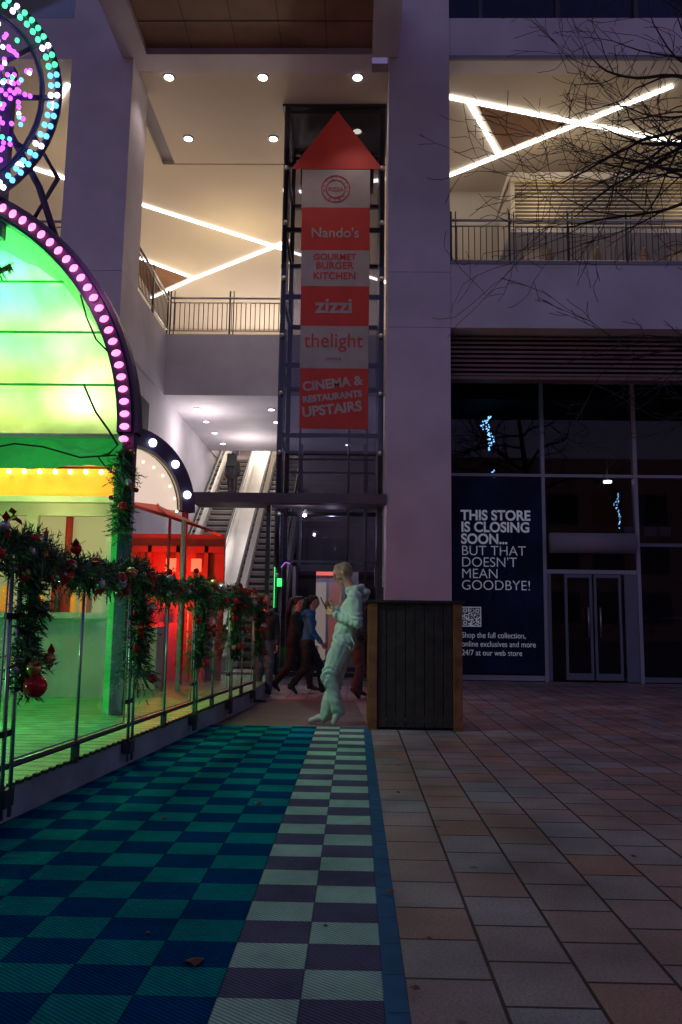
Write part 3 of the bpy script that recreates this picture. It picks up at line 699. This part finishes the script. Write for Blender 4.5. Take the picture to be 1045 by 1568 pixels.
garland('christmas_garland',top,.145)
for y,zb,r in ((4.62,.66,.13),(6.4,.62,.125),(8.15,.6,.12),(9.6,.62,.11),(10.9,.6,.11)):
    garland('hanging_garland',[P(y,1.5,.05),P(y+.02,1.2,.07),P(y-.01,.95,.06),P(y,zb+.08,.07)],r)
garland('hanging_garland',[(-2.38,7.9,2.85),(-2.36,7.9,2.45),(-2.38,7.9,2.0)],.14)
b=B('large_red_bauble'); b.ball((fx(4.6)+.16,4.52,.78),.065,'bauble_r',20,14); b.tube([(fx(4.6)+.16,4.52,.84),(fx(4.6)+.16,4.52,.87)],.012,'bauble_g',8); b.done()
garland('hanging_garland',[(-4.0,7.85,4.80),(-3.8,7.85,4.72),(-3.65,7.85,4.80)],.08,300,1)

# ---------------------------------------------------------------- bare tree
M['bark']=mat('bark',(.035,.022,.026),.8,var=.3,scale=10)
tr=B('bare_tree'); random.seed(99)
def limb(p,d,L,r,depth):
    n=max(4,int(L/.16)); pts=[p.copy()]; rs=[r]; q=p.copy(); dd=d.normalized()
    for i in range(n):
        dd=(dd+Vector((random.gauss(0,.15),random.gauss(0,.12),random.gauss(.01,.17)))).normalized(); q=q+dd*(L/n); pts.append(q.copy()); rs.append(max(.0036,r*(1-.8*(i+1)/n)))
        if depth>0 and i>=1 and random.random()<(.55 if depth<3 else .6):
            side=Vector((random.gauss(-.15,.7),random.gauss(0,.55),random.gauss(0,.75))); nd=(dd*.75+side*.75).normalized()
            limb(q.copy(),nd,L*random.uniform(.30,.55),rs[-1]*.6,depth-1)
    tr.tube(pts,rs,'bark',4 if r<.012 else 8,False)
tr.tube([(5.6,8.2,0),(5.6,8.2,.4),(5.55,8.2,2.5),(5.4,8.15,4.2),(5.3,8.1,5.8),(5.1,8.1,7.5),(5.0,8.1,9.5)],[.2,.15,.13,.11,.09,.06,.03],'bark',12)
for p,d,L,r in (((5.3,8.1,5.9),(-1,.0,.42),3.5,.045),((5.25,8.1,6.6),(-1,.05,.12),3.2,.04),((5.4,8.1,4.6),(-1,-.1,.1),2.5,.035),((5.15,8.1,7.0),(-1,0,-.02),3.0,.035),((5.1,8.1,7.6),(-1,.05,.05),3.2,.035),((5.45,8.1,4.0),(-1,0,.28),2.7,.035),((5.0,8.1,8.0),(-.6,.1,.8),2.5,.03),((5.4,8.2,5),(1,.3,.5),3,.05),((5.3,8.2,6),(.6,.8,.6),3,.05),((5.2,8.2,7),(.5,-.8,.6),2.6,.04),((5.3,8.1,5.1),(-1,0,.05),2.9,.036),((5.3,8.1,5.5),(-1,-.1,.1),3.0,.036),((5.4,8.1,4.4),(-1,.1,.22),2.6,.03),((5.3,8.1,5.7),(-1,.1,0),3.2,.036),((5.2,8.1,6.3),(-1,-.1,-.1),2.9,.036)):
    limb(Vector(p),Vector(d),L,r,3)
tr.done()

# ---------------------------------------------------------------- people
M['skin']=mat('skin',(.60,.31,.22),.5,var=.05); M['hair_l']=mat('fair_hair',(.36,.24,.13),.6,var=.4,scale=40); M['hair_d']=mat('dark_hair',(.03,.02,.015),.5,var=.3)
M['hood']=mat('mint_tracksuit',(.48,.60,.53),.9,var=.10,scale=6,bump=.15,bscale=60); M['hem']=mat('mint_ribbing',(.38,.50,.45),.9,var=.1); M['shoe_w']=mat('white_trainer',(.5,.5,.48),.5); M['sole']=mat('tan_sole',(.16,.09,.06),.7)
M['coat_k']=mat('black_coat',(.03,.03,.036),.7); M['coat_b']=mat('blue_jacket',(.02,.17,.42),.6); M['jean']=mat('blue_jeans',(.08,.12,.2),.8); M['legg']=mat('black_leggings',(.02,.018,.022),.7)
M['coat_br']=mat('brown_trousers',(.14,.06,.045),.8); M['hoodw']=mat('grey_hood',(.4,.38,.36),.8); M['phone']=mat('phone_black',(.02,.02,.02),.2); M['lip']=mat('lips',(.30,.12,.10),.5)
def figure(name,x,y,head,h,J,mats,z0=0,voxel=.014,hood=True,hand_curl=.7,loose=1.0):
    s=h/1.8; c,sn=math.cos(head),math.sin(head)
    def W(p): return Vector((x+s*(p[0]*c-p[1]*sn),y+s*(p[0]*sn+p[1]*c),z0+s*p[2]))
    tp,bt,sh,hr=mats
    bones=[]
    def bn(a,b_,r1,r2,m,kind=''): bones.append((W(J[a] if isinstance(a,str) else a),W(J[b_] if isinstance(b_,str) else b_),r1*s,r2*s,m,kind))
    l=loose
    P_=Vector(J['pelvis']); Wt=Vector(J['waist']); Ch=Vector(J['chest']); Nb=Vector(J['neckb'])
    side=Vector((0,1,0)); fwd=Vector((1,0,0))
    for k in (-1,1):
        o1=side*.055*k; o2=side*.075*k; sn_='sh'+('L' if k>0 else 'R')
        bn(tuple(P_+o1),tuple(Wt+o1),.118*l,.108*l,tp); bn(tuple(Wt+o1),tuple(Ch+o2),.110*l,.112*l,tp)
        bn(tuple(Ch+o2),sn_,.110*l,.075,tp); bn(tuple(Nb-Vector((0,0,.03))),sn_,.066,.068,tp)
    bn(tuple(P_+fwd*-.03),tuple(P_+fwd*-.03+Vector((0,0,-.06))),.125,.12,bt)
    bn('neckb','neck',.060,.054,'skin')
    for S_ in ('L','R'):
        k=1 if S_=='L' else -1
        bn('hip'+S_,tuple(P_+side*.05*k),.115,.12,bt)
        bn('sh'+S_,'el'+S_,.074*l,.060*l,tp,'a'); bn('el'+S_,'wr'+S_,.060*l,.043*l,tp,'a')
        bn('hip'+S_,'kn'+S_,.112*l,.082*l,bt,'l'); bn('kn'+S_,'an'+S_,.080*l,.060*l,bt,'l')
        a=Vector(J['an'+S_]); t=Vector(J['toe'+S_]); fd=(t-a).normalized()
        bn(tuple(a),tuple(a+(t-a)*.55),.046,.042,sh); 
        for q in (-1,1): bn(tuple(a+(t-a)*.35+side*.012*q),tuple(t+side*.014*q),.036,.030,sh)
        hl=a-fd*.045; bn(tuple(a),(hl.x,hl.y,hl.z-.02),.046,.038,sh)
    hd=Vector(J['head']); fw=Vector(J['face']).normalized(); up=Vector((0,0,1)); lf_=up.cross(fw).normalized(); u2=fw.cross(lf_)
    o=lambda f,l,u: tuple(hd+fw*f+lf_*l+u2*u)
    bn('neck',o(-.02,0,-.05),.054,.058,'skin')
    bn(o(-.035,0,.030),o(.030,0,.038),.078,.068,'skin')
    bn(o(.015,0,-.02),o(.045,0,-.065),.058,.036,'skin')
    bn(o(-.01,.035,-.045),o(.045,.012,-.085),.028,.024,'skin'); bn(o(-.01,-.035,-.045),o(.045,-.012,-.085),.028,.024,'skin')
    bn(o(.055,0,-.088),o(.062,0,-.090),.020,.018,'skin')
    bn(o(.088,.022,.034),o(.088,-.022,.034),.013,.013,'skin')
    bn(o(.090,0,.018),o(.108,0,-.020),.010,.014,'skin')
    bn(o(.084,-.014,-.052),o(.084,.014,-.052),.011,.011,'lip')
    for k in (-1,1):
        bn(o(-.005,k*.078,.012),o(-.010,k*.080,-.022),.015,.011,'skin')
        bn(o(.060,k*.036,-.012),o(.045,k*.042,-.025),.024,.022,'skin')
    bn(o(-.045,0,.045),o(.015,0,.070),.085,.064,hr); bn(o(-.055,0,.02),o(-.060,0,-.02),.072,.050,hr)
    if hood:
        nb=J['neckb']
        for (a,b_) in (((.05,.085,.0),(-.04,.105,.02)),((-.04,.105,.02),(-.11,.06,.03)),((-.11,.06,.03),(-.11,-.06,.03)),((-.11,-.06,.03),(-.04,-.105,.02)),((-.04,-.105,.02),(.05,-.085,.0))):
            bn(tuple(nb[i]+a[i] for i in range(3)),tuple(nb[i]+b_[i] for i in range(3)),.036,.040,tp)
        bn((nb[0]-.14,.05,nb[2]-.02),(nb[0]-.14,-.05,nb[2]-.02),.062,.062,tp); bn((nb[0]-.15,0,nb[2]-.02),(nb[0]-.13,0,nb[2]-.15),.06,.035,tp)
    tmp=B('tmp')
    for p,q,r1,r2,m,kd in bones: tmp.caps(p,q,r1,r2,'skin')
    ob=tmp.done(); off=ob.location.copy()
    md=ob.modifiers.new('r','REMESH'); md.mode='VOXEL'; md.voxel_size=voxel*s
    bpy.context.view_layer.update(); dg=bpy.context.evaluated_depsgraph_get(); me=bpy.data.meshes.new_from_object(ob.evaluated_get(dg))
    bpy.data.objects.remove(ob)
    bm=bmesh.new(); bm.from_mesh(me)
    for _ in range(2): bmesh.ops.smooth_vert(bm,verts=bm.verts,factor=.5,use_axis_x=True,use_axis_y=True,use_axis_z=True)
    bm.normal_update()
    out=B(name)
    def near(p):
        best=None;bd_=1e9
        for bo in bones:
            a,b_,r1,r2=bo[:4]; ab=b_-a; t=max(0,min(1,(p-a).dot(ab)/max(ab.length_squared,1e-9))); dd=(p-a-ab*t).length-(r1+(r2-r1)*t)
            if bo[4]=='skin': dd+=.003
            if dd<bd_: bd_=dd;best=(bo,t)
        return best
    for v in bm.verts:
        p=v.co+off; bo,t=near(p)
        if bo[4] in (tp,bt):
            L=(bo[1]-bo[0]).length/s; n1=noise.noise(Vector((p.x*5,p.y*5,p.z*5)))
            if bo[5]: k=math.sin(t*L*58+n1*12)*.0055*(.25+1.1*abs(t-.45)*1.6)+noise.noise(Vector((p.x*9,p.y*9,p.z*9)))*.011
            else: k=noise.noise(Vector((p.x*5,p.y*5,p.z*16)))*.016+noise.noise(Vector((p.x*12,p.y*12,p.z*9+3)))*.008
            v.co+=v.normal*k*s*(1.2 if loose>1 else 1)
    out.v=[v.co+off for v in bm.verts]
    for f in bm.faces:
        cc=f.calc_center_median()+off; bo,t=near(cc); mt=bo[4]
        if tp=='hood' and bo[5]=='l' and t>.93 and bo[2]<.10*s*l: mt='hem'
        out.f.append([v.index for v in f.verts]); out.mi.append(out.m(mt)); out.sm.append(True)
    bm.free()
    for k in (-1,1):
        out.ball(W(o(.086,k*.030,.018)),.010*s,'coat_k',8,6); out.tube([W(o(.100,k*.016,.040)),W(o(.092,k*.046,.038))],.004*s,hr,5)
    for S_,k in (('L',1),('R',-1)):
        wr=Vector(J['wr'+S_]); el=Vector(J['el'+S_]); d=Vector(J.get('hd'+S_,tuple(wr-el))).normalized(); sd=Vector(J.get('ps'+S_,(1,0,0))); sd=(sd-d*sd.dot(d)).normalized(); nn=d.cross(sd)*k
        ad=(wr-el).normalized(); wr=wr+ad*.04
        out.tube([W(wr-ad*.055),W(wr-ad*.01)],[.046*s*l,.038*s*l],'hem' if tp=='hood' else tp,14)
        out.caps(W(wr-ad*.03),W(wr+d*.01),.026*s,.024*s,'skin',8)
        pc=wr+d*.08
        for t in (-1,0,1): out.caps(W(wr+sd*.012*t),W(pc+sd*.026*t),.018*s,.014*s,'skin',8)
        for i,L_ in enumerate((.07,.08,.075,.058)):
            b0=pc+sd*(.033-.022*i); a1=hand_curl*.6; d1=(d*math.cos(a1)+nn*math.sin(a1)); b1=b0+d1*L_*.5; a2=hand_curl*1.8; d2=(d*math.cos(a2)+nn*math.sin(a2)); b2=b1+d2*L_*.5
            out.caps(W(b0),W(b1),.0095*s,.0085*s,'skin',6); out.caps(W(b1),W(b2),.0085*s,.007*s,'skin',6)
        t0=wr+d*.03+sd*.03; t1=t0+(d*.6+sd*.7+nn*.3).normalized()*.04; t2=t1+(d*.9+nn*.4).normalized()*.03
        out.caps(W(t0),W(t1),.012*s,.010*s,'skin',6); out.caps(W(t1),W(t2),.010*s,.008*s,'skin',6)
    return out,W,J
J=dict(pelvis=(0,0,.97),waist=(-.04,0,1.12),chest=(-.10,0,1.30),neckb=(-.085,0,1.475),neck=(-.04,0,1.55),head=(.025,0,1.655),face=(1,0,-.42),
 shL=(-.11,.18,1.40),shR=(-.10,-.18,1.40),elL=(-.13,.25,1.12),elR=(-.06,-.24,1.13),wrL=(.08,.14,1.20),wrR=(.10,-.08,1.27),hdL=(.75,-.45,.35),hdR=(.75,.35,.25),psL=(0,0,1),psR=(0,0,1),
 hipL=(.0,.085,.93),hipR=(0,-.085,.93),knL=(.16,.09,.54),knR=(.09,-.08,.50),anL=(.05,.07,.17),anR=(.20,-.10,.09),toeL=(.10,.05,.045),toeR=(.36,-.12,.04))
f,W,_=figure('man_leaning',-.13,9.14,math.pi,1.84,J,('hood','hood','shoe_w','hair_l'),voxel=.0095,loose=1.12)
c=W((.235,.03,1.33)); n=(W((1,0,-.5))-W((0,0,0))).normalized(); u=Vector((0,0,1)); r=n.cross(u).normalized(); u=r.cross(n)
f.add([c+r*a*.037+u*b_*.075+n*e*.005 for e in (-1,1) for a,b_ in ((-1,-1),(1,-1),(1,1),(-1,1))],[(0,1,2,3),(7,6,5,4),(0,4,5,1),(1,5,6,2),(2,6,7,3),(3,7,4,0)],'phone')
for dx in (-.035,.035): f.tube([W((.035,dx,1.46)),W((.050,dx,1.40)),W((.055,dx*1.2,1.33))],.004,'shoe_w',5)
f.tube([W((-.06,.17,1.0)),W((-.11,.19,.9)),W((-.09,.19,.80)),W((-.06,.18,.86))],.007,'shoe_w',5)
f.done()
def walk(st,sw,lean=.04):
    return dict(pelvis=(0,0,.95),waist=(lean*.4,0,1.12),chest=(lean,0,1.30),neckb=(lean+.02,0,1.48),neck=(lean+.04,0,1.56),head=(lean+.06,0,1.67),face=(1,0,-.08),
     shL=(lean,.17,1.41),shR=(lean,-.17,1.41),elL=(lean-sw*.5,.22,1.14),elR=(lean+sw*.5,-.22,1.14),wrL=(lean-sw*.3+.08,.22,.92),wrR=(lean+sw+.08,-.2,.97),
     hipL=(0,.085,.92),hipR=(0,-.085,.92),knL=(st*.62+.05,.085,.52),knR=(-st*.25+.05,-.085,.50),anL=(st,.085,.10),anR=(-st,-.085,.16),toeL=(st+.16,.085,.05),toeR=(-st+.10,-.085,.04))
f,W,_=figure('woman_walking',-.76,12.8,0,1.56,walk(.28,.12),('coat_b','legg','coat_k','hair_d'),hood=True); f.caps(W((-.03,0,1.70)),W((-.10,0,1.42)),.055,.035,'hair_d'); f.done()
f,W,_=figure('woman_walking',-1.02,13.2,0,1.56,walk(.34,.14),('coat_k','legg','coat_k','hair_d'),hood=False); f.caps(W((-.05,0,1.70)),W((-.12,0,1.45)),.05,.04,'hair_d'); f.done()
st=walk(.06,.02,.0); st['face']=(1,.0,-.1)
f,W,_=figure('hooded_man',-1.42,12.6,math.radians(-80),1.55,st,('coat_k','jean','coat_k','hoodw'),hood=True)
f.done()
f,W,_=figure('person_standing',.02,12.3,math.radians(20),1.55,walk(.08,.05),('coat_k','coat_br','coat_k','hair_d')); f.done()
f,W,_=figure('man_on_escalator',-3.95,24.7,math.radians(90),1.62,walk(.05,.02),('coat_k','legg','coat_k','hair_d'),z0=4.80,voxel=.02)
f.box(-4.1,24.48,5.92,-3.8,24.62,6.32,'coat_k'); f.done()

# ---------------------------------------------------------------- world, sun, camera
w=bpy.data.worlds.new('World'); S.world=w; w.use_nodes=True; nt=w.node_tree; bg=nt.nodes['Background']
sky=nt.nodes.new('ShaderNodeTexSky'); sky.sky_type='NISHITA'; sky.sun_disc=False; sky.sun_elevation=math.radians(5); sky.sun_rotation=math.radians(20)
mx=nt.nodes.new('ShaderNodeMix'); mx.data_type='RGBA'; mx.blend_type='MULTIPLY'; mx.inputs[0].default_value=1; mx.inputs[7].default_value=(.88,.57,1.08,1)
nt.links.new(sky.outputs[0],mx.inputs[6]); nt.links.new(mx.outputs[2],bg.inputs[0]); bg.inputs[1].default_value=.105
sun=bpy.data.lights.new('sun','SUN'); sun.energy=.08; sun.angle=math.radians(25); sun.color=(.75,.66,1.0)
so=bpy.data.objects.new('sun',sun); COL.objects.link(so); so.rotation_euler=(math.radians(62),0,math.radians(-20))
cd=bpy.data.cameras.new('camera'); cam=bpy.data.objects.new('camera',cd); COL.objects.link(cam)
cd.sensor_fit='VERTICAL'; cd.sensor_height=36; cd.sensor_width=24; cd.lens=1219/1568*36; cd.clip_end=500
R=Matrix.Rotation(math.radians(1.16),4,'Z')@Matrix.Rotation(math.radians(97.75),4,'X')@Matrix.Rotation(math.radians(0.8),4,'Z')
cam.matrix_world=Matrix.Translation((0,0,1.17))@R
S.camera=cam
S.view_settings.view_transform='Standard'; S.view_settings.look='None'; S.view_settings.exposure=0
